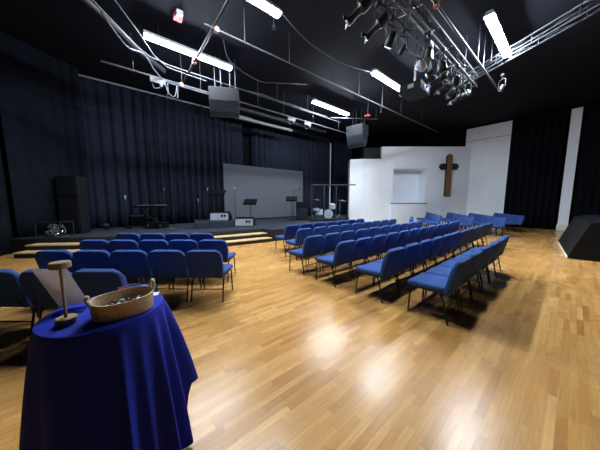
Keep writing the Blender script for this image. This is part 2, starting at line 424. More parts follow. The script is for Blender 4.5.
def make_chair():
    seat, back, fl, rl, fr, bf, st = chair_meshes()
    t = thing('stacking_chair', '', 'chair')
    obj('seat', seat, 'blue', t, True); obj('backrest', back, 'blue', t, True)
    for b in fl + rl: obj('leg', b, 'leg', t, True)
    obj('seat_frame', fr, 'leg', t); [obj('back_support', b, 'leg', t, True) for b in bf]; obj('stretcher', st, 'leg', t, True)
    return t
proto = make_chair(); used = [False]
ORD = ['first', 'second', 'third', 'fourth', 'fifth', 'sixth', 'seventh', 'eighth', 'ninth', 'tenth', 'eleventh', 'twelfth', 'thirteenth']
def place_chair(x, y, rz, label, group):
    c = copy_tree(proto) if used[0] else proto
    used[0] = True
    c.location = (x, y, 0); c.rotation_euler = (0, 0, rz); c['label'] = label; c['group'] = group
    return c
rj = random.Random(3)
# middle block: six rows facing the stage; x of the aisle end, y of the row, number of chairs
PIT = .583
MID = [(3.94, 5.78, 7, .583), (3.69, 4.88, 9, .583), (3.02, 3.81, 10, .583), (3.05, 2.95, 12, .574), (3.14, 2.04, 12, .578), (3.21, 1.17, 6, .597)]
for r, (x0, y0, n, pit) in enumerate(MID):
    for i in range(n):
        lab = 'blue padded chair, big middle block, %s from the aisle, %s row from the stage' % (ORD[i], ORD[r])
        place_chair(x0 + .28 + i * pit, y0 + rj.uniform(-.012, .012), R(rj.uniform(-1.2, 1.2)), lab, 'chairs of the middle block')
# small block before the steps: row axis U0, facing F0
rzL = math.atan2(U0.y, U0.x)
SM = [(5.47, -1.99, 4), (4.60, -1.41, 5), (3.70, -1.20, 5), (2.73, -1.96, 4)]     # forward distance of chair centre, sideways end
for r, (fw, lat, n) in enumerate(SM):
    for i in range(n):
        p = at(fw + rj.uniform(-.01, .01), lat - .28 - i * .572, 0)
        lab = 'blue padded chair, block before the steps, %s from the aisle, %s row from the stage' % (ORD[i], ORD[r])
        place_chair(p.x, p.y, rzL + R(rj.uniform(-1.2, 1.2)), lab, 'chairs of the block before the steps')
# far block by the white walls
aF = R(32); dF = Vector((math.cos(aF), math.sin(aF)))
FAR = [(12.35, 4.35, 6, 'first'), (12.70, 3.12, 7, 'second'), (12.85, 2.02, 7, 'third'), (15.25, 1.72, 5, 'fourth')]
for r, (x0, y0, n, w) in enumerate(FAR):
    for i in range(n):
        p = Vector((x0, y0)) + dF * (i * PIT + .28)
        lab = 'blue padded chair facing us by the white walls, %s from near end, %s row' % (ORD[i], w)
        place_chair(p.x, p.y, aF + R(rj.uniform(-1.5, 1.5)), lab, 'chairs of the far block')
place_chair(10.55, 5.0, R(32), 'blue padded chair standing alone before the recess in the white wall', 'chairs of the far block')

# ------------------------------------------------------------------ draped table
TC = Vector((-.069, 1.655)); TR = .272; TZ = 1.0
tb = thing('round_table', 'tall round table under the royal blue cloth', 'table', (TC.x, TC.y, 0))
bm = bm_new(); lathe(bm, [(.02, TZ - .035), (TR - .008, TZ - .035), (TR, TZ - .03), (TR, TZ - .008), (TR - .006, TZ - .003), (.02, TZ - .003)], 48); obj('tabletop', bm, 'wood', tb, True)
bm = bm_new(); lathe(bm, [(.035, .03), (.03, .1), (.03, TZ - .04), (.08, TZ - .036)], 20); obj('post', bm, 'white_metal', tb, True)
bm = bm_new(); lathe(bm, [(.22, 0), (.22, .015), (.06, .04), (.03, .05)], 32); obj('base', bm, 'white_metal', tb, True)
def cloth():
    bm = bm_new(); n = 220; rings = []
    ridges = [(-166, 1.6, 15), (-134, .75, 12), (-106, .45, 10), (-80, 1.5, 4.5), (-63, .7, 5), (-45, 1.6, 5.5), (-27, 1.7, 6), (-8, 2.4, 8), (14, .9, 10), (45, .8, 12), (80, .9, 12), (115, .8, 12), (150, .9, 12)]
    def pleat(a):
        s = 0
        for c, h, w in ridges:
            d = (a - c + 180) % 360 - 180; s += h * math.exp(-(d / w) ** 2)
        return s
    def hem(a):
        # the square cloth hangs to the floor at the front and lifts at the sides
        def sm(x): x = max(0, min(1, x)); return x * x * (3 - 2 * x)
        h = .03
        d = (a + 19 + 180) % 360 - 180
        if d > 0: h = .03 + .34 * sm(d / 6) - .05 * sm((d - 10) / 60)
        h += .05 * math.exp(-((a + 62) / 4.0) ** 2)
        if a < -176: h = .2
        return h
    prof = [(0.0, 0), (.35, 0), (.7, 0), (.9, 0), (.97, 0)]
    top = []
    for f, _ in prof[1:]:
        rings.append([(f * TR, TZ + .002)] * n)
    ctr = bm.verts.new((0, 0, TZ + .002))
    rows = []
    for ring in rings:
        rows.append([bm.verts.new((ring[k][0] * math.cos(2 * pi * k / n), ring[k][0] * math.sin(2 * pi * k / n), ring[k][1])) for k in range(n)])
    for k in range(n): bm.faces.new((ctr, rows[0][k], rows[0][(k + 1) % n]))
    for t in (0, .012, .03, .07, .13, .2, .3, .4, .52, .65, .78, .9, 1.0):
        row = []
        for k in range(n):
            a = 360 * k / n; a = a - 360 if a > 180 else a
            hz = hem(a); z = (TZ + .0) - t * (TZ - hz)
            if t == 0: r = TR + .003; z = TZ - .001
            else:
                grow = 1 - math.exp(-t * 2.6)
                p = pleat(a)
                r = TR + .008 + grow * (.018 + .058 * p) * (.55 + .5 * t) + .022 * t
                if t < .05: r = TR + .006 + .1 * t
            row.append(bm.verts.new((r * math.cos(R(a)), r * math.sin(R(a)), z)))
        rows.append(row)
    for a_, b_ in zip(rows, rows[1:]):
        for k in range(n): bm.faces.new((a_[k], a_[(k + 1) % n], b_[(k + 1) % n], b_[k]))
    return bm
o = tag(obj('tablecloth', cloth(), 'cloth', smooth=True, loc=(TC.x, TC.y, 0)), 'royal blue cloth draped in folds over the tall round table', 'tablecloth')
TT = TZ + .003
# wooden stand
ws = thing('wooden_stand', 'small wooden stand with round foot, thin post and round top, beside the basket', 'stand', (-.220, 1.575, TT))
bm = bm_new(); lathe(bm, [(.037, 0), (.041, .004), (.041, .030), (.037, .034)], 32); obj('base', bm, 'wood', ws, True)
bm = bm_new(); lathe(bm, [(.008, .034), (.006, .06), (.006, .285)], 12); obj('post', bm, 'wood', ws, True)
bm = bm_new(); lathe(bm, [(.036, .285), (.041, .288), (.041, .312), (.038, .316)], 32); obj('top', bm, 'wood', ws, True)
# basket
bk = thing('woven_basket', 'oval woven basket with end handles on the blue cloth', 'basket', (.008, 1.540, TT), R(10))
bm = bm_new(); n = 56
def oval(a, b, z): return [(a * math.copysign(abs(math.cos(2 * pi * k / n)) ** .8, math.cos(2 * pi * k / n)), b * math.copysign(abs(math.sin(2 * pi * k / n)) ** .8, math.sin(2 * pi * k / n)), z) for k in range(n)]
prof = [(.122, .094, 0), (.131, .104, .004), (.136, .110, .03), (.139, .114, .082), (.138, .113, .088), (.131, .106, .088), (.127, .102, .03), (.118, .094, .014)]
rows = []
for a, b, z in prof:
    ring = oval(a, b, z)
    rows.append([bm.verts.new((x, y, zz + (.007 * (abs(x) / .15) ** 3 if z > .06 else 0))) for x, y, zz in ring])
for a_, b_ in zip(rows, rows[1:]):
    for k in range(n): bm.faces.new((a_[k], a_[(k + 1) % n], b_[(k + 1) % n], b_[k]))
bm.faces.new(rows[0][::-1]); bm.faces.new(rows[-1])
obj('body', bm, 'weave', bk, True)
bm = bm_new(); tube(bm, [(-.135, -.04, .092), (-.145, -.03, .110), (-.147, 0, .118), (-.145, .03, .110), (-.135, .04, .092)], .009, 8); h = obj('handle', bm, 'weave', bk, True)
bm = bm_new(); lathe(bm, [(.003, -.013), (.010, -.009), (.013, 0), (.010, .009), (.003, .013)], 14, Matrix.Translation((-.145, -.005, .128))); kb = obj('knob', bm, 'cream', h, True)
bm = bm_new(); tube(bm, [(.135, -.020, .092), (.142, -.026, .112), (.144, -.018, .136), (.145, 0, .144), (.144, .018, .136), (.142, .026, .112), (.135, .020, .092)], .009, 8); obj('handle', bm, 'cream', bk, True)
bm = bm_new(); ring = oval(.136, .110, .089); tube(bm, [(x, y, z + .007 * (abs(x) / .15) ** 3) for x, y, z in ring], .005, 6, True); obj('rim', bm, 'weave', bk, True)
# sweets in the basket
def sweet(x, y, z, m, label, group, rz):
    t = thing('wrapped_sweet', label, 'sweet', (x, y, z), rz, group)
    bm = bm_new(); lathe(bm, [(.002, -.014), (.010, -.011), (.012, 0), (.010, .011), (.002, .014)], 10, Matrix.Rotation(pi / 2, 4, 'Y')); obj('wrapper', bm, m, t, True)
    bm = bm_new()
    for s in (-1, 1):
        v = [bm.verts.new(p) for p in ((s * .013, 0, 0), (s * .025, -.008, .004), (s * .026, .001, -.003), (s * .025, .009, .003))]
        bm.faces.new((v[0], v[1], v[2])); bm.faces.new((v[0], v[2], v[3]))
    obj('twist', bm, m, t)
rs = random.Random(11); spots = []
for i in range(22):
    for _ in range(200):
        a = rs.uniform(0, 6.28); q = rs.uniform(0, 1) ** .5; x, y = .102 * q * math.cos(a), .068 * q * math.sin(a)
        if all((x - p) ** 2 + (y - q_) ** 2 > .0245 ** 2 for p, q_ in spots): spots.append((x, y)); break
ca, sa = math.cos(R(10)), math.sin(R(10))
for i, (x, y) in enumerate(spots):
    wx, wy = .008 + ca * x - sa * y, 1.540 + sa * x + ca * y
    if i % 3 == 0: sweet(wx, wy, TT + .042 + rs.uniform(0, .006), 'wrap_white', 'white wrapped sweet lying in the woven basket', 'white sweets in the basket', rs.uniform(0, 6))
    else: sweet(wx, wy, TT + .042 + rs.uniform(0, .006), 'wrap_dark', 'dark maroon wrapped sweet lying in the woven basket', 'maroon sweets in the basket', rs.uniform(0, 6))
# acrylic sign holder (an L of clear sheet with a printed page)
sh = thing('sign_holder', 'slanted clear acrylic sign holder with a printed page behind the wooden stand', 'sign holder', (0, 0, 0))
A, B_ = Vector((-.268, 1.80, TT + .002)), Vector((-.140, 1.775, TT + .002))
tl, tr = Vector((-.375, 1.875, TT + .238)), Vector((-.222, 1.785, TT + .238))
def slab(bm, q, th):
    q = [Vector(p) for p in q]; nr = (q[1] - q[0]).cross(q[3] - q[0]).normalized() * th
    a = [bm.verts.new(p) for p in q]; b = [bm.verts.new(p + nr) for p in q]
    bm.faces.new(a[::-1]); bm.faces.new(b)
    for i in range(4): bm.faces.new((a[i], a[(i + 1) % 4], b[(i + 1) % 4], b[i]))
bm = bm_new(); slab(bm, [A, B_, tr, tl], .003); obj('acrylic_sheet', bm, 'clear', sh)
bm = bm_new(); slab(bm, [A, B_, B_ + Vector((-.03, -.10, 0)), A + Vector((-.03, -.10, 0))], .003); obj('acrylic_foot', bm, 'clear', sh)
def lerp(a, b, t): return a + (b - a) * t
pg = [lerp(lerp(A, B_, u), lerp(tl, tr, u), v) for u, v in ((.03, .06), (.97, .06), (.97, .98), (.03, .98))]
nn = (B_ - A).cross(tl - A).normalized() * .004
bm = bm_new(); slab(bm, [p + nn for p in pg], .0008); obj('page', bm, 'paper', sh)
# leaflet leaning on the back of the basket, card on the cloth
lf = thing('leaflet', 'pink and blue leaflet leaning behind the woven basket', 'leaflet', (.045, 1.725, TT), R(8))
T = Matrix.Rotation(R(-12), 4, 'X')
bm = bm_new(); box(bm, -.055, 0, 0, .002, .001, .086, 0, T); obj('pink_half', bm, 'pink', lf)
bm = bm_new(); box(bm, .0002, .062, 0, .002, .001, .086, 0, T); obj('blue_half', bm, 'sky', lf)
bm = bm_new(); box(bm, -.045, .045, -.028, .028, 0, .002); o = obj('card', bm, 'white_paper', loc=(.150, 1.715, TT)); o.rotation_euler = (0, 0, R(-20)); tag(o, 'white card lying on the blue cloth behind the basket handle', 'card')

# ------------------------------------------------------------------ ceiling lights
LZ = 6.0
lights = [(.95, 7.66, 'fluorescent ceiling light above the stage steps, nearest the red alarm'),
          (7.2, 7.75, 'fluorescent ceiling light above the stage, in front of the hanging speaker by the white wall'),
          (7.2, 4.75, 'fluorescent ceiling light beside the hanging projector'),
          (7.2, 1.65, 'fluorescent ceiling light beyond the lighting truss, over the rear rows'),
          (.95, 4.82, 'fluorescent ceiling light beyond the top of the slanting pipe, only its end showing')]
first = None
for x, y, lab in lights:
    lab = lab.replace(', nearest the red alarm', ' beside the red alarm')
    if first is None:
        t = thing('ceiling_light', lab, 'ceiling light', (x, y, LZ), 0, 'fluorescent ceiling lights')
        bm = bm_new(); prism(bm, [(-.06, .09), (.06, .09), (.105, .0), (.105, -.012), (-.105, -.012), (-.105, 0)], 0, 2.42, Matrix(((0, 0, 1, 0), (1, 0, 0, 0), (0, 1, 0, 0), (0, 0, 0, 1)))); obj('housing', bm, 'white_metal', t)
        bm = bm_new(); prism(bm, [(-.085, -.013), (.085, -.013), (.07, -.06), (-.07, -.06)], .02, 2.40, Matrix(((0, 0, 1, 0), (1, 0, 0, 0), (0, 1, 0, 0), (0, 0, 0, 1)))); obj('lens', bm, 'lamp', t)
        for s in (.35, 2.05):
            bm = bm_new(); tube(bm, [(s, 0, .09), (s, 0, CEIL - LZ)], .008, 6); obj('hanger', bm, 'dark_steel', t)
        first = t
    else:
        t = copy_tree(first); t.location = (x, y, LZ); t['label'] = lab
        if y < 2:      # strength raised above its twins to lift the rear-row shadow and white walls
            for ch in t.children:
                if ch.name.startswith('lens'): ch.material_slots[0].link = 'OBJECT'; ch.material_slots[0].material = M['lamp_boost']

# ------------------------------------------------------------------ rigging pipes
def rod(bm, x, y, z0, z1=CEIL, r=.012): tube(bm, [(x, y, z0), (x, y, z1)], r, 6)
def rig(name, label, pts, r, m, hang=(), group='rigging pipes', clamps=()):
    t = thing(name, label, 'pipe', (0, 0, 0), 0, group)
    bm = bm_new(); tube(bm, pts, r, 10); obj('pipe', bm, m, t, True)
    for (x, y, z) in hang:
        bm = bm_new(); rod(bm, x, y, z + r); obj('hanger', bm, 'steel', t, True)
    for (x, y, z) in clamps:
        bm = bm_new(); rbox(bm, x - .05, x + .05, y - .045, y + .045, z - .06, z + .06, .012); obj('clamp', bm, 'clamp', t)
    return t
Y1, Z1 = 8.62, 5.42
rig('rigging_pipe', 'steel rigging pipe over the stage front carrying cables and clamps', [(.02, Y1, Z1), (10.6, Y1, Z1)], .030, 'steel', [(.75, Y1, Z1), (2.05, Y1, Z1), (2.65, Y1, Z1), (4.9, Y1, Z1), (6.2, Y1, Z1), (8.0, Y1, Z1), (9.9, Y1, Z1)], clamps=[(2.03, Y1, Z1)])
Y2, Z2 = 8.25, 5.72
rig('rigging_pipe', 'thin steel pipe above the stage front pipe, bent towards the corner', [(-1.6, 4.6, Z2), (-.3, 6.3, Z2), (.3, 7.15, Z2), (.75, 7.8, Z2), (1.1, 8.12, Z2), (1.6, Y2, Z2), (9.6, Y2, Z2)], .022, 'steel', [(3.2, Y2, Z2), (5.6, Y2, Z2), (7.3, Y2, Z2)])
rig('rigging_pipe', 'thin steel pipe following the bend outside its twin', [(-1.1, 4.35, Z2 - .05), (.2, 6.1, Z2 - .05), (.75, 7.0, Z2 - .08), (1.15, 7.7, Z2 - .14), (1.5, 7.98, Z2 - .2), (2.0, 8.05, Z2 - .2), (2.65, 8.06, Z2 - .2)], .018, 'steel', [(.2, 6.1, Z2 - .05)])
rig('rigging_pipe', 'dark duct pipe in the corner bend of the ceiling', [(-2.0, 4.9, 5.85), (.15, 7.3, 5.85), (.9, 8.3, 5.85), (1.6, 9.0, 5.85)], .09, 'dark_steel')
Y3, Z3 = 5.72, 5.62
rig('rigging_pipe', 'long steel pipe crossing the ceiling midway, carried on many rods', [(1.9, Y3, Z3), (15.2, 5.45, Z3)], .024, 'steel', [(2.9, Y3, Z3), (4.3, 5.68, Z3), (6.0, 5.65, Z3), (7.6, 5.62, Z3), (9.2, 5.58, Z3), (10.8, 5.55, Z3), (13.0, 5.5, Z3)], clamps=[(2.18, Y3, Z3)])
rig('rigging_pipe', 'dark slanting pipe clamped across the others in front of the first light', [(2.13, 9.45, 5.56), (2.13, 3.3, 5.76)], .034, 'dark_steel', [(2.13, 4.4, 5.73)], clamps=[(2.13, 7.4, 5.63)])
rig('rigging_pipe', 'steel pipe running alongside the lighting truss', [(4.2, 2.08, 5.5), (10.9, 2.02, 5.5)], .026, 'steel', [(5.2, 2.07, 5.5), (8.2, 2.05, 5.5), (8.75, 2.04, 5.5)], clamps=[(5.25, 2.07, 5.5)])
rig('rigging_pipe', 'fat dark pipe high over the grey screen', [(3.6, 10.5, 5.95), (10.8, 10.5, 5.95)], .10, 'dark_steel', [(5.0, 10.5, 5.95), (7.5, 10.5, 5.95), (9.5, 10.5, 5.95)])
rig('rigging_pipe', 'short crossing pipe by the hanging speaker near the white wall', [(8.9, 8.25, 5.80), (11.1, 6.95, 5.86)], .022, 'steel', [(11.0, 7.0, 5.86)])
# white screen casing
cs = thing('roller_screen_case', 'long white roller screen case hanging above the black drapes', 'screen case', (4.85, 10.75, 5.62))
bm = bm_new(); tube(bm, [(0, 0, 0), (3.45, 0, 0)], .075, 14); obj('case', bm, 'case', cs, True)
for x in (.15, 3.3):
    bm = bm_new(); tube(bm, [(x, 0, .07), (x, 0, CEIL - 5.62)], .01, 6); obj('hanger', bm, 'steel', cs)
# cables
def cable(pts, r, label, m='cable', name='rigging_cable'):
    P = [Vector(p) for p in pts]; out = []
    for i in range(len(P) - 1):
        p0 = P[max(i - 1, 0)]; p1 = P[i]; p2 = P[i + 1]; p3 = P[min(i + 2, len(P) - 1)]
        for k in range(6):
            t = k / 6; out.append(.5 * ((2 * p1) + (p2 - p0) * t + (2 * p0 - 5 * p1 + 4 * p2 - p3) * t * t + (3 * p1 - p0 - 3 * p2 + p3) * t ** 3))
    out.append(P[-1]); bm = bm_new(); tube(bm, out, r, 6); return tag(obj(name, bm, m, smooth=True), label, 'cable')
cable([(2.9, 7.1, 6.40), (3.22, 7.35, 6.0), (4.4, 7.7, 5.95), (5.2, 7.55, 6.05), (6.6, 7.5, 6.42)], .012, 'thin cable looping from the first light towards the second')
cable([(3.0, 4.95, 6.40), (4.1, 4.95, 5.95), (4.9, 5.0, 5.88), (6.0, 5.0, 5.9), (7.35, 4.85, 6.05)], .014, 'sagging cable running to the light beside the projector')
cable([(.1, 7.0, 5.75), (.55, 7.6, 5.52), (.95, 7.9, 5.62), (1.25, 8.3, 5.46), (1.6, 8.62, 5.38), (2.3, 8.6, 5.36), (3.0, 8.64, 5.37)], .022, 'pale cable drooping around the corner bend')
cable([(4.3, 8.3, 5.77), (4.9, 8.25, 5.79), (5.6, 8.28, 5.78), (6.5, 8.25, 5.79), (7.5, 8.28, 5.78), (8.6, 8.25, 5.78)], .018, 'pale cable tied along the stage front pipe')
cable([(1.55, 8.6, 5.40), (1.62, 8.58, 5.05), (1.8, 8.57, 4.98), (1.9, 8.6, 5.38)], .014, 'cable loop hanging under the stage front pipe')
# stage front pipe junction boxes
for i, (x, lab) in enumerate([(1.35, 'tangled grey cable box on the stage front pipe at the bend'), (6.6, 'small spotlight bar on the stage front pipe past the roller case'), (7.6, 'small spotlight bar on the stage front pipe before the hanging speaker')]):
    t = thing('junction_box', lab, 'junction box', (x, Y1, Z1 - .03), 0)
    bm = bm_new(); rbox(bm, -.22, .22, -.07, .07, -.17, 0, .02); obj('box', bm, 'fixture', t)
    bm = bm_new(); tube(bm, [(-.15, 0, -.16), (-.1, .02, -.3), (.05, 0, -.26), (.12, 0, -.16)], .018, 6); obj('cable', bm, 'cable', t, True)
    bm = bm_new(); rbox(bm, .05, .13, -.08, .08, -.24, -.15, .015); obj('clamp', bm, 'steel', t)
drop = thing('pipe_hook', 'pair of steel hooks dropping below the stage front pipe', 'hook', (1.75, Y1, Z1))
for x in (-.12, .16):
    bm = bm_new(); tube(bm, [(x, 0, -.03), (x, 0, -.42), (x - .04, 0, -.46)], .016, 6); obj('hook', bm, 'steel', drop, True)

# ------------------------------------------------------------------ lighting truss
def truss(name, label, P, Q, w, m, group='lighting trusses', up=CEIL, bays=.45):
    P, Q = Vector(P), Vector(Q); d = (Q - P); L = d.length; d.normalize(); s = Vector((-d.y, d.x, 0)); u = Vector((0, 0, 1))
    t = thing(name, label, 'truss', (0, 0, 0), 0, group)
    cn = [s * (w / 2) + u * (w / 2), s * (-w / 2) + u * (w / 2), s * (w / 2) - u * (w / 2), s * (-w / 2) - u * (w / 2)]
    for c in cn:
        bm = bm_new(); tube(bm, [P + c, Q + c], .019, 8); obj('chord', bm, m, t, True)
    bm = bm_new(); nb = int(L / bays)
    for (a, b) in ((0, 1), (2, 3), (0, 2), (1, 3)):
        for i in range(nb):
            p = P + d * (L * i / nb); q = P + d * (L * (i + 1) / nb)
            if i % 2: tube(bm, [p + cn[a], q + cn[b]], .008, 5)
            else: tube(bm, [p + cn[b], q + cn[a]], .008, 5)
            tube(bm, [p + cn[a], p + cn[b]], .008, 5)
    lt = obj('lattice', bm, m, t, True)
    for f in (.12, .5, .88):
        p = P + d * (L * f); bm = bm_new(); rod(bm, p.x, p.y, p.z + w / 2, up, .014); obj('hanger', bm, m, t, True)
    return t
truss('lighting_truss', 'lattice truss crowded with stage lights beside the projector', (2.7, 2.36, 5.28), (9.0, 2.36, 5.28), .30, 'steel')
truss('lighting_truss', 'bare lattice truss crossing the ceiling beyond the end light', (9.45, 2.5, 5.70), (6.9, -2.1, 5.70), .22, 'steel', bays=.8)

# stage lights
def can(kind, px, aim, label, k=.76):
    """lantern with clamp, yoke, body, lens; px = pivot, aim = direction of the beam"""
    p = Vector(px); d = Vector(aim).normalized()
    t = thing('stage_light', label, 'stage light', px, 0, 'stage lights on the truss')
    TL = T_look((0, 0, 0), d) @ Matrix.Scale(k, 4)
    L, r = {'long': (.52, .085), 'par': (.26, .11), 'short': (.20, .075), 'led': (.12, .16)}[kind]
    bm = bm_new()
    if kind == 'long':
        lathe(bm, [(.06, -.30), (.11, -.26), (.12, -.06), (.085, -.03), (.07, 0), (.07, .20), (.082, .21), (.082, .30)], 16, TL)
    elif kind == 'par':
        lathe(bm, [(.05, -.16), (.10, -.10), (.11, 0), (.11, .14), (.12, .15), (.12, .17)], 16, TL)
    elif kind == 'short':
        lathe(bm, [(.04, -.12), (.075, -.08), (.08, .10), (.09, .11)], 14, TL)
    else:
        lathe(bm, [(.08, -.10), (.17, -.06), (.19, 0), (.17, .07), (.12, .10)], 20, TL @ Matrix.Diagonal((1.25, .85, 1, 1)))
    obj('body', bm, 'white_metal' if kind == 'led' else 'fixture', t, True)
    bm = bm_new(); e = {'long': .301, 'par': .171, 'short': .111, 'led': .101}[kind]
    lathe(bm, [(r * .9, e), (r * .7, e + .012), (.01, e + .016)], 16, TL); obj('lens', bm, 'lens', t, True)
    u = d.cross(Vector((0, 0, 1)));  u = u.normalized() if u.length > .05 else Vector((1, 0, 0))
    r *= k; yr = r + .05; top = Vector((0, 0, .24)); 
    bm = bm_new(); tube(bm, [u * yr, u * yr + top * .85, u * yr * .6 + top, -u * yr * .6 + top, -u * yr + top * .85, -u * yr], .012, 6); obj('yoke', bm, 'dark_steel', t, True)
    zc = .40
    bm = bm_new(); tube(bm, [top, (0, 0, zc - .06)], .014, 6); rbox(bm, -.04, .04, -.04, .04, zc - .08, zc, .012); obj('hanging_clamp', bm, 'dark_steel', t)
    if kind in ('long', 'par'):
        for s in (-1, 1):
            q = d * (e * k - .01) + u * s * r * .9; bm = bm_new()
            slab(bm, [q, q + u * s * .05 + d * .07, q + u * s * .05 + d * .07 + Vector((0, 0, .08)), q + Vector((0, 0, .05))], .004)
            obj('barn_door', bm, 'dark_steel', t)
    return t
# pivots hang .40 below the near lower chord (z 5.1) and far lower chord
LT = [('long', (3.35, 2.52, 4.72), (-.45, .75, -.62), 'long spotlight on the truss, first in line from the alarm side'),
      ('long', (3.88, 2.52, 4.72), (-.30, .8, -.60), 'long spotlight on the truss, second in line'),
      ('par', (4.38, 2.52, 4.72), (.1, .55, -.8), 'can light on the truss just past the long spotlights'),
      ('short', (4.85, 2.52, 4.72), (.3, .7, -.5), 'small can light on the truss before the pale round light'),
      ('led', (5.75, 2.52, 4.72), (-.2, .55, -.8), 'pale round moving light under the truss'),
      ('short', (5.35, 2.21, 4.72), (.5, .3, -.7), 'small can light under the truss rail away from the stage'),
      ('par', (6.15, 2.21, 4.72), (.4, -.2, -.9), 'can light pointing down behind the pale round light'),
      ('short', (6.25, 2.52, 4.72), (-.4, .7, -.5), 'small can light aimed over the projector'),
      ('long', (6.75, 2.52, 4.72), (-.55, .65, -.5), 'long spotlight past the projector, tilted over it'),
      ('par', (7.15, 2.21, 4.72), (.3, .2, -.9), 'can light on the truss between two tilted spotlights'),
      ('long', (7.30, 2.52, 4.72), (-.6, .55, -.6), 'long spotlight beyond the projector, second of the tilted pair'),
      ('par', (7.8, 2.52, 4.72), (-.2, .6, -.75), 'can light close to the far end of the truss'),
      ('short', (8.15, 2.21, 4.72), (-.2, -.4, -.8), 'small can light under the far rail end of the truss'),
      ('long', (8.4, 2.52, 4.72), (-.5, .7, -.55), 'long spotlight at the far end of the truss')]
for a in LT: can(*a)
can('short', (9.2, 1.65, 4.95), (-.3, .2, -.9), 'small light hanging under the bare crossing truss')
can('par', (7.2, -1.45, 4.95), (-.6, .5, -.5), 'can light under the bare crossing truss where it leaves the picture')
cable([(4.1, 2.62, 5.16), (4.6, 2.72, 5.02), (5.1, 2.68, 5.10), (5.6, 2.72, 5.04), (6.2, 2.70, 5.12), (6.9, 2.74, 5.02), (7.6, 2.70, 5.10), (8.3, 2.64, 5.16)], .018, 'cable swagged along the truss between the stage lights')
cable([(4.3, 2.12, 5.10), (4.9, 2.06, 5.0), (5.6, 2.05, 5.04), (6.5, 2.06, 4.98), (7.4, 2.10, 5.09)], .016, 'black cable swagged along the rear rail of the truss', 'black_cable')
# white card flag on the truss
fl = thing('white_flag_panel', 'small white panel hanging on the truss above the pale round light', 'panel', (5.72, 2.30, 5.0))
bm = bm_new(); box(bm, -.10, .10, -.008, .008, -.20, .12); obj('panel', bm, 'white_metal', fl)
# projector
pj = thing('projector', 'large black projector hanging on a pole beside a ceiling light', 'projector', (7.62, 3.50, 5.05), R(4))
bm = bm_new(); rbox(bm, -.42, .42, -.32, .32, -.13, .13, .03); obj('body', bm, 'grille', pj)
bm = bm_new(); box(bm, -.425, -.421, -.12, .05, -.05, .06); obj('vent', bm, 'wedge_top', pj)
bm = bm_new(); box(bm, -.10, .25, -.325, -.321, -.07, .07); obj('side_panel', bm, 'wedge_top', pj)  # pale colour stands in for light on the projector's side
bm = bm_new(); lathe(bm, [(.08, 0), (.09, .06), (.07, .10)], 18, T_look((-.1, .32, 0), (0, 1, 0))); obj('lens', bm, 'lens', pj, True)
bm = bm_new(); tube(bm, [(-.30, -.1, .13), (-.30, -.1, CEIL - 5.05)], .028, 10); obj('pole', bm, 'steel', pj, True)

# ------------------------------------------------------------------ hanging line-array speakers
def array(label, loc, rz, k=1.0):
    t = thing('line_array_speaker', label, 'speaker', loc, rz, 'hanging line array speakers')
    # side profile curves down and back (local -Y is the front)
    prof = [(y * k, z * k) for y, z in [(-.30, .42), (.26, .46), (.26, .10), (.10, -.36), (-.06, -.46), (-.16, -.30), (-.27, 0)]]
    Tm = Matrix(((0, 0, 1, 0), (1, 0, 0, 0), (0, 1, 0, 0), (0, 0, 0, 1)))
    bm = bm_new(); prism(bm, prof, -.47, .47, Tm); obj('cabinet', bm, 'grey_speaker', t)
    fr = [(y * k, z * k) for y, z in [(-.305, .40), (-.275, 0), (-.165, -.305), (-.065, -.455)]]
    for i in range(3):
        (y0, z0), (y1, z1) = fr[i], fr[i + 1]
        a = [(-.44, y0 - .012, z0 - .012), (.44, y0 - .012, z0 - .012), (.44, y1 - .012, z1 + .012), (-.44, y1 - .012, z1 + .012)]
        bm = bm_new(); slab(bm, a, .014); obj('grille', bm, 'grille', t)
    for x in (-.32, -.12, .18, .36):
        bm = bm_new(); tube(bm, [(x, .05, .45 * k), (x, .05, CEIL - loc[2])], .014, 6); obj('hanger', bm, 'steel', t)
    bm = bm_new(); box(bm, -.38, .38, .0, .09, .455 * k, .455 * k + .045); obj('fly_bar', bm, 'steel', t)
    return t
array('grey line array speaker hanging in front of the black drapes beside the first light', (3.24, 7.98, 4.92), R(-28))
array('grey line array speaker hanging by the stepped white wall', (10.41, 7.71, 5.0), R(-80), 1.25)
# cube speaker on the wall step
p = at(FW + .50, 4.84, 4.362)
sp = thing('cube_speaker', 'black box speaker sitting on the step of the white wall', 'speaker', p, rzL)
bm = bm_new(); rbox(bm, -.56, .56, -.38, .38, 0, .76, .02); obj('cabinet', bm, 'speaker', sp)
bm = bm_new(); box(bm, -.51, .51, -.392, -.381, .05, .71); obj('grille', bm, 'grille', sp)

# ceiling bits
al = thing('fire_alarm', 'red fire alarm with white strobe on the ceiling by the first light', 'fire alarm', (1.66, 7.0, CEIL))
bm = bm_new(); rbox(bm, -.10, .10, -.10, .10, -.13, -.001, .015); obj('body', bm, 'red', al)
bm = bm_new(); rbox(bm, -.075, .075, -.22, -.101, -.13, -.02, .012); obj('strobe', bm, 'white_metal', al)
al = thing('fire_alarm', 'small red alarm bell on a drop beyond the hanging speaker', 'fire alarm', (9.6, 6.55, 5.6))
bm = bm_new(); lathe(bm, [(.02, -.05), (.11, -.05), (.12, 0), (.05, .05)], 18); obj('bell', bm, 'red', al, True)
bm = bm_new(); tube(bm, [(0, 0, .05), (0, 0, CEIL - 5.6)], .01, 6); obj('hanger', bm, 'steel', al)
def pendant(label, p):
    t = thing('sprinkler', label, 'sprinkler', p)
    bm = bm_new(); lathe(bm, [(.01, -.10), (.06, -.09), (.04, -.04), (.02, 0)], 14); obj('head', bm, 'steel', t, True)
    bm = bm_new(); tube(bm, [(0, 0, 0), (0, 0, CEIL - p[2])], .012, 6); obj('drop', bm, 'steel', t)
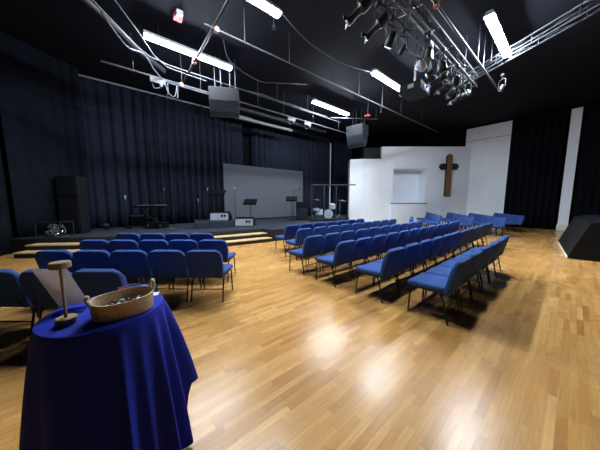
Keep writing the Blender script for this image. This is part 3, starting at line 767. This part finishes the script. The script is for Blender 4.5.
pendant('pale sprinkler head high above the small block of chairs', (3.55, 5.35, 6.15))
pendant('pale sprinkler head between the long pipe and the sagging cable', (4.1, 3.1, 6.1))
pendant('pale sprinkler head past the second fluorescent light', (9.9, 6.05, 5.75))

# ------------------------------------------------------------------ cross
cr = thing('wall_cross', 'brown wooden cross hanging on the white wall', 'cross', at(FW - .02, 9.98, 0), rzL)
def crossp(bm, w, a, z0, z1, zc, d0, d1, tip):
    T = Matrix(((1, 0, 0, 0), (0, 0, -1, 0), (0, 1, 0, 0), (0, 0, 0, 1)))
    P = [(-w, z0), (w, z0), (w, zc - w), (a - tip, zc - w), (a, zc), (a - tip, zc + w), (w, zc + w), (w, z1 - tip), (0, z1), (-w, z1 - tip), (-w, zc + w), (-a + tip, zc + w), (-a, zc), (-a + tip, zc - w), (-w, zc - w)]
    prism(bm, P, d0, d1, T)
bm = bm_new(); crossp(bm, .20, .66, 1.88, 4.68, 3.84, 0, .09, .14); obj('back_board', bm, 'cross_dark', cr)
bm = bm_new()
prism(bm, [(-.155, 1.90), (.155, 1.90), (.155, 4.52), (0, 4.63), (-.155, 4.52)], .091, .16, Matrix(((1, 0, 0, 0), (0, 0, -1, 0), (0, 1, 0, 0), (0, 0, 0, 1)))); obj('upright', bm, 'cross', cr)
bm = bm_new()
box(bm, -.52, .52, -.115, -.0905, 3.72, 3.96); obj('crossbar', bm, 'cross_dark', cr)

# ------------------------------------------------------------------ big wedge cabinet
dirw = Vector((1, .078, 0)).normalized(); sw = Vector((-dirw.y, dirw.x, 0))
TW = Matrix(((dirw.x, sw.x, 0, 9.66), (dirw.y, sw.y, 0, -.03), (0, 0, 1, 0), (0, 0, 0, 1)))
wd = thing('wedge_cabinet', 'big black wedge-sided cabinet with white edge trim on the floor by the pillar', 'cabinet', (9.66, -.03, 0), math.atan2(dirw.y, dirw.x))
TX = Matrix(((0, 0, 1, 0), (1, 0, 0, 0), (0, 1, 0, 0), (0, 0, 0, 1)))
bm = bm_new(); prism(bm, [(0, .03), (-.32, 1.0), (-.62, 1.10), (-1.9, 1.13), (-1.9, .03)], 0, 3.5, TX); obj('body', bm, 'black', wd)
bm = bm_new(); slab(bm, [(.02, -.335, 1.002), (3.48, -.335, 1.002), (3.48, -.615, 1.097), (.02, -.615, 1.097)], .008); obj('top_reflection', bm, 'brown_reflect', wd)  # tinted sheet carrying the brown reflection on the top
bm = bm_new(); slab(bm, [(.0, .012, .012), (3.5, .012, .012), (3.5, -.004, .055), (.0, -.004, .055)], .012); obj('trim', bm, 'trim', wd)
bm = bm_new(); box(bm, .1, 3.4, -1.8, -.1, 0, .029); obj('base', bm, 'black', wd)

# ------------------------------------------------------------------ stage equipment
# riser
rs_ = thing('stage_riser', 'low carpeted riser box on the stage holding a floor monitor', 'riser', (3.35, 9.95, ST), R(-14))
bm = bm_new(); rbox(bm, -.75, .75, -.62, .75, .0, .27, .01); obj('box', bm, 'carpet', rs_)
RT = ST + .27
def wedge(label, loc, rz):
    t = thing('floor_monitor', label, 'monitor speaker', loc, rz, 'floor monitors')
    P = [(-.24, 0), (.26, 0), (.26, .12), (.02, .40), (-.19, .34)]      # local +Y faces the band
    bm = bm_new(); prism(bm, P, -.40, .40, TX); obj('cabinet', bm, 'black', t)
    bm = bm_new(); slab(bm, [(-.385, -.243, .03), (.385, -.243, .03), (.385, -.201, .325), (-.385, -.201, .325)], .012); bp = obj('back_panel', bm, 'wedge_top', t)  # overhead light reflected on the back is put into this pale colour
    bm = bm_new()
    for x in (.08, .2): box(bm, x, x + .08, -.265, -.235, .17, .27)
    obj('port', bm, 'black', bp)
    bm = bm_new(); slab(bm, [(-.38, .255, .125), (.38, .255, .125), (.38, .026, .395), (-.38, .026, .395)], .012); obj('grille', bm, 'grille', t)
    for x in (-.30, .22):
        bm = bm_new(); rbox(bm, x, x + .08, -.252, -.24, .005, .03, .004); obj('foot', bm, 'black', t)
wedge('floor monitor with pale back standing on the low riser', (3.62, 9.78, RT), rzL)
wedge('floor monitor with pale back on the stage carpet beside the riser', (4.55, 9.35, ST), rzL)
def tripod(bm, x, y, z, r=.25, h=.18):
    for k in range(3):
        a = k * 2 * pi / 3 + .5; tube(bm, [(x, y, z + h), (x + r * math.cos(a), y + r * math.sin(a), z + .012)], .012, 6)
def music_stand(label, loc, h, rz):
    t = thing('music_stand', label, 'music stand', loc, rz, 'music stands')
    bm = bm_new(); tube(bm, [(0, 0, .1), (0, 0, h - .12)], .014, 8); obj('pole', bm, 'black', t)
    bm = bm_new(); tripod(bm, 0, 0, 0); obj('tripod', bm, 'black', t)
    T = Matrix.Translation((0, 0, h)) @ Matrix.Rotation(R(-62), 4, 'X')
    bm = bm_new(); rbox(bm, -.30, .30, -.01, .01, -.21, .21, .006, 1, T); d = obj('desk', bm, 'black', t)
    bm = bm_new(); box(bm, -.30, .30, .01, .07, -.21, -.195, 0, T); obj('ledge', bm, 'black', d)
music_stand('black music stand on the riser behind the floor monitor', (3.72, 10.20, RT), 1.24, rzL)
music_stand('black music stand in front of the grey screen beside the second monitor', (4.88, 9.45, ST), 1.10, rzL)
music_stand('black music stand beside the drum shield at the far side of the stage', (7.35, 9.55, ST), 1.25, rzL)
def mic_stand(label, loc, h, boom=None):
    t = thing('microphone_stand', label, 'microphone stand', loc, 0, 'microphone stands')
    bm = bm_new(); tube(bm, [(0, 0, .03), (0, 0, h)], .013, 8); obj('pole', bm, 'dark_steel', t)
    bm = bm_new(); lathe(bm, [(.14, 0), (.14, .02), (.03, .04)], 20); obj('base', bm, 'black', t, True)
    top = Vector((0, 0, h))
    if boom:
        b = top + Vector(boom); bm = bm_new(); tube(bm, [top - Vector(boom) * .3, b], .009, 6); obj('boom', bm, 'dark_steel', t); top = b
    bm = bm_new(); lathe(bm, [(.014, -.09), (.02, .0), (.035, .02), (.038, .05), (.02, .075)], 12, Matrix.Translation(top + Vector((0, 0, .02)))); obj('microphone', bm, 'white_metal' if 'pale head' in label else 'chrome', t, True)
mic_stand('thin microphone stand in front of the grey screen', (4.30, 9.83, ST), 1.68)
mic_stand('microphone stand with boom on the low riser by the drape', (3.05, 10.15, RT), 1.28, (.12, -.12, .05))
mic_stand('microphone stand with boom beside the keyboard', (1.66, 11.55, ST), 1.40, (.1, -.25, .20))
mic_stand('microphone stand with pale head before the drape past the keyboard stool', (.42, 11.85, ST), 1.25)
mic_stand('microphone stand with boom beside the drum shield and grey screen', (7.75, 9.9, ST), 1.65, (.25, -.2, .1))
mic_stand('short microphone stand on the riser edge beside the drape', (2.75, 9.95, RT), .85)
# keyboard
kb = thing('keyboard', 'black keyboard on a folding stand before the drapes', 'keyboard', (1.25, 11.35, ST), rzL + R(10))
bm = bm_new(); rbox(bm, -.60, .60, -.17, .17, .84, .94, .015); obj('case', bm, 'black', kb)
bm = bm_new(); box(bm, -.55, .55, .03, .15, .941, .950); obj('keys', bm, 'wedge_top', kb)
for y in (-.12, .12):
    bm = bm_new(); tube(bm, [(-.42, y, .012), (.36, y, .84)], .016, 6); tube(bm, [(.42, y, .012), (-.36, y, .84)], .016, 6); obj('stand_leg', bm, 'black', kb)
st = thing('stool', 'black keyboard stool beside the keyboard stand', 'stool', (.72, 11.2, ST))
bm = bm_new(); rbox(bm, -.22, .22, -.16, .16, .48, .56, .03); obj('seat', bm, 'black', st)
for s in (-1, 1):
    for q in (-1, 1):
        bm = bm_new(); tube(bm, [(s * .15, q * .1, .48), (s * .2, q * .15, .0)], .014, 6); obj('leg', bm, 'black', st)
sq = thing('equipment_case', 'low black equipment case under the keyboard', 'case', (1.35, 10.85, ST), rzL)
bm = bm_new(); rbox(bm, -.38, .38, -.18, .18, 0, .26, .02); obj('body', bm, 'black', sq)
for x in (-.25, .25):
    bm = bm_new(); rbox(bm, x - .04, x + .04, -.19, -.18, .1, .16, .004); obj('latch', bm, 'chrome', sq)
# tall speaker cabinet
ts = thing('speaker_cabinet', 'tall black speaker cabinet at the stage corner against the drape', 'speaker', (-1.06, 11.10, ST), R(-38))
bm = bm_new(); rbox(bm, -.36, .36, -.18, .18, 0, 1.95, .02); obj('cabinet', bm, 'speaker', ts)
bm = bm_new(); box(bm, -.32, .32, -.192, -.181, .08, 1.25); obj('grille', bm, 'grille', ts)
bm = bm_new(); box(bm, -.32, .32, -.192, -.181, 1.32, 1.90); obj('horn_grille', bm, 'grille', ts)
# crate of cables
ct = thing('cable_crate', 'open wire crate with a tangle of pale cables on the stage corner', 'crate', (-1.48, 10.52, ST), R(-35))
bm = bm_new()
for s in (-1, 1):
    for q in (-1, 1): box(bm, s * .36 - .015, s * .36 + .015, q * .22 - .015, q * .22 + .015, 0, .48)
    box(bm, -.36, .36, s * .22 - .012, s * .22 + .012, .46, .485); box(bm, s * .36 - .012, s * .36 + .012, -.22, .22, .46, .485)
    box(bm, -.36, .36, s * .22 - .012, s * .22 + .012, .0, .02)
obj('frame', bm, 'dark_steel', ct)
bm = bm_new(); box(bm, -.35, .35, -.21, .21, .0, .018); obj('bottom', bm, 'black', ct)
def coil(name, label, c, n=28, s=(.28, .16, .18), m='cable', seed=1, r=.012, parent=None):
    rn = random.Random(seed); pts = []
    for i in range(n):
        pts.append((c[0] + rn.uniform(-1, 1) * s[0], c[1] + rn.uniform(-1, 1) * s[1], c[2] + r + rn.random() * s[2]))
    P = [Vector(p) for p in pts]; out = []
    for i in range(1, len(P) - 2):
        for k in range(5):
            t = k / 5; p0, p1, p2, p3 = P[i - 1:i + 3]
            q = .5 * ((2 * p1) + (p2 - p0) * t + (2 * p0 - 5 * p1 + 4 * p2 - p3) * t * t + (3 * p1 - p0 - 3 * p2 + p3) * t ** 3)
            q.z = max(q.z, c[2] + r); out.append(q)
    bm = bm_new(); tube(bm, out, r, 6)
    return tag(obj(name, bm, m, smooth=True), label, 'cable')
T = Matrix.Translation((-1.62, 10.75, ST))
coil('cable_tangle', 'tangle of pale cables heaped in the wire crate', (-1.48, 10.52, ST + .02), 34, (.22, .14, .36), 'chrome', 2)
coil('cable_tangle', 'pale cable loops on the stage edge before the wire crate', (-1.30, 10.14, ST), 14, (.16, .05, .02), 'cable', 5)
coil('cable_tangle', 'pale cable loops on the stage carpet beside the riser', (2.35, 10.2, ST), 16, (.30, .2, .02), 'cable', 6)
coil('cable_tangle', 'black cable loops on the stage carpet below the keyboard', (1.55, 10.25, ST), 18, (.35, .2, .02), 'cable', 8)
# small stage lamp
lm = thing('floor_lamp_can', 'small black light can on the stage floor beside the tall speaker', 'stage light', (-.25, 11.45, ST))
bm = bm_new(); lathe(bm, [(.06, -.08), (.09, -.04), (.09, .10)], 14, T_look((0, 0, .13), (0, -.5, .8))); obj('body', bm, 'fixture', lm, True)
bm = bm_new(); box(bm, -.10, .10, -.08, .08, 0, .015); obj('base', bm, 'black', lm)
# amplifier by the drums
am = thing('amplifier', 'tall black amplifier stack beside the drum shield', 'amplifier', at(12.95, .12, ST), rzL)
bm = bm_new(); rbox(bm, -.33, .33, -.22, .22, 0, 1.05, .015); obj('cabinet', bm, 'speaker', am)
bm = bm_new(); box(bm, -.29, .29, -.232, -.221, .06, .72); obj('grille', bm, 'grille', am)
bm = bm_new(); box(bm, -.29, .29, -.232, -.221, .80, .98); obj('control_panel', bm, 'black', am)
# drum riser, shield and kit
p = at(13.0, 1.15, ST)
dr = thing('drum_platform', 'low grey platform in front of the drum shield', 'platform', at(12.5, 1.25, ST), rzL)
bm = bm_new(); rbox(bm, -.75, .75, -.2, .2, 0, .14, .012); obj('box', bm, 'grille', dr)
dsx = thing('drum_shield', 'clear drum shield of tall acrylic panels with dark frame on the stage', 'drum shield', at(13.2, 1.75, ST), rzL)
X = [-1.05, -.35, .35, 1.05]
Yp = [.0, -.06, -.06, .0]
for i in range(3):
    a, b = Vector((X[i], Yp[i], 0)), Vector((X[i + 1], Yp[i + 1], 0))
    bm = bm_new(); slab(bm, [a + Vector((.03, 0, .03)), b + Vector((-.03, 0, .03)), b + Vector((-.03, 0, 1.98)), a + Vector((.03, 0, 1.98))], .008); obj('acrylic_panel', bm, 'clear', dsx)
for x, y in zip(X, Yp):
    bm = bm_new(); box(bm, x - .025, x + .025, y - .02, y + .02, 0, 2.0); obj('post', bm, 'grey_speaker', dsx)
bm = bm_new(); box(bm, -1.10, 1.45, -.09, .05, 2.001, 2.06); obj('top_rail', bm, 'grey_speaker', dsx)
for x in (-1.05, 1.05):
    bm = bm_new(); slab(bm, [(x, .03, .03), (x, .5, .03), (x, .5, 1.98), (x, .03, 1.98)], .008); obj('side_panel', bm, 'clear', dsx)
def drum(name, label, loc, r, h, axis=(0, 0, 1), legs=True, shell='drum'):
    t = thing(name, label, 'drum', loc, 0, 'drums of the kit')
    T = T_look((0, 0, 0), axis)
    bm = bm_new(); lathe(bm, [(r * .98, -h / 2), (r, -h / 2 + .02), (r, h / 2 - .02), (r * .98, h / 2)], 24, T, cap=False); obj('shell', bm, shell, t, True)
    for s in (-1, 1):
        bm = bm_new(); lathe(bm, [(.01, s * h / 2), (r * .97, s * h / 2 + s * .004)], 24, T, cap=False); obj('head', bm, 'white_metal', t, True)
        bm = bm_new(); lathe(bm, [(r * .96, s * h / 2), (r * 1.03, s * h / 2), (r * 1.03, s * (h / 2 - .025)), (r * .96, s * (h / 2 - .025))], 24, T, cap=False); obj('hoop', bm, 'chrome', t, True)
    if legs:
        for k in range(3):
            a = 2 * pi * k / 3; bm = bm_new(); tube(bm, [(r * math.cos(a), r * math.sin(a), 0), (1.08 * r * math.cos(a), 1.08 * r * math.sin(a), ST - loc[2] + .01)], .009, 6); obj('leg', bm, 'chrome', t)
    return t
p = at(14.0, 1.75, 0); drum('bass_drum', 'big dark bass drum of the kit behind the shield', (p.x, p.y, ST + .30), .29, .40, (F0.x, F0.y, 0), False, 'black')
bmx = at(14.0, 1.2, 0); drum('floor_tom', 'white floor tom of the kit behind the shield', (bmx.x, bmx.y, ST + .42), .22, .38)
p = at(13.75, .98, 0); drum('snare_drum', 'white snare drum beside the floor tom behind the shield', (p.x, p.y, ST + .60), .18, .16)
p = at(14.0, 2.0, 0); drum('rack_tom', 'white tom raised above the bass drum', (p.x, p.y, ST + .77), .20, .24, (-.2, -.3, 1), False)
r_ = bm_new(); tube(r_, [(0, 0, -.16), (0, 0, -.10)], .012, 6); obj('mount', r_, 'chrome', bpy.data.objects['rack_tom'])
def cymbal(label, loc, h, r):
    t = thing('cymbal_stand', label, 'cymbal', loc, 0, 'cymbals of the kit')
    bm = bm_new(); tube(bm, [(0, 0, .1), (0, 0, h)], .011, 6); obj('pole', bm, 'chrome', t)
    bm = bm_new(); tripod(bm, 0, 0, 0, .26, .25); obj('tripod', bm, 'chrome', t)
    bm = bm_new(); lathe(bm, [(r, h - .02), (r * .3, h + .012), (.06, h + .03), (.012, h + .045)], 24, Matrix.Rotation(R(9), 4, 'X'), cap=False); c = obj('cymbal', bm, 'brass', t, True)
p = at(13.9, 2.45, ST); cymbal('cymbal on a chrome stand at the white wall end of the kit', p, 1.15, .24)
p = at(14.3, .95, ST); cymbal('cymbal on a chrome stand at the amplifier end of the kit', p, 1.2, .22)
p = at(14.8, 1.6, ST)
th = thing('drum_throne', 'round black drum throne behind the kit', 'stool', p)
bm = bm_new(); lathe(bm, [(.02, .46), (.17, .46), (.18, .52), (.15, .55)], 20); obj('seat', bm, 'black', th, True)
bm = bm_new(); tube(bm, [(0, 0, .1), (0, 0, .46)], .02, 8); tripod(bm, 0, 0, 0, .22, .2); obj('tripod', bm, 'chrome', th)

# ------------------------------------------------------------------ camera, world, colour
cam = bpy.data.cameras.new('camera'); co = bpy.data.objects.new('camera', cam); C.objects.link(co)
cam.sensor_width = 36; cam.lens = 13.5; cam.clip_start = .05
co.location = (0, 0, 1.62)
co.rotation_euler = (R(90 - 6.34), 0, R(50.34 - 90))
S.camera = co
w = bpy.data.worlds.new('world'); S.world = w; w.use_nodes = True
w.node_tree.nodes['Background'].inputs[0].default_value = (.02, .025, .04, 1); w.node_tree.nodes['Background'].inputs[1].default_value = .3
S.view_settings.view_transform = 'Standard'; S.view_settings.look = 'None'; S.view_settings.exposure = 0.0; S.view_settings.gamma = 1
S.view_settings.use_curve_mapping = False
S.cycles.max_bounces = 6; S.cycles.diffuse_bounces = 4; S.cycles.glossy_bounces = 3; S.cycles.transparent_max_bounces = 12
S.cycles.sample_clamp_indirect = 6.0
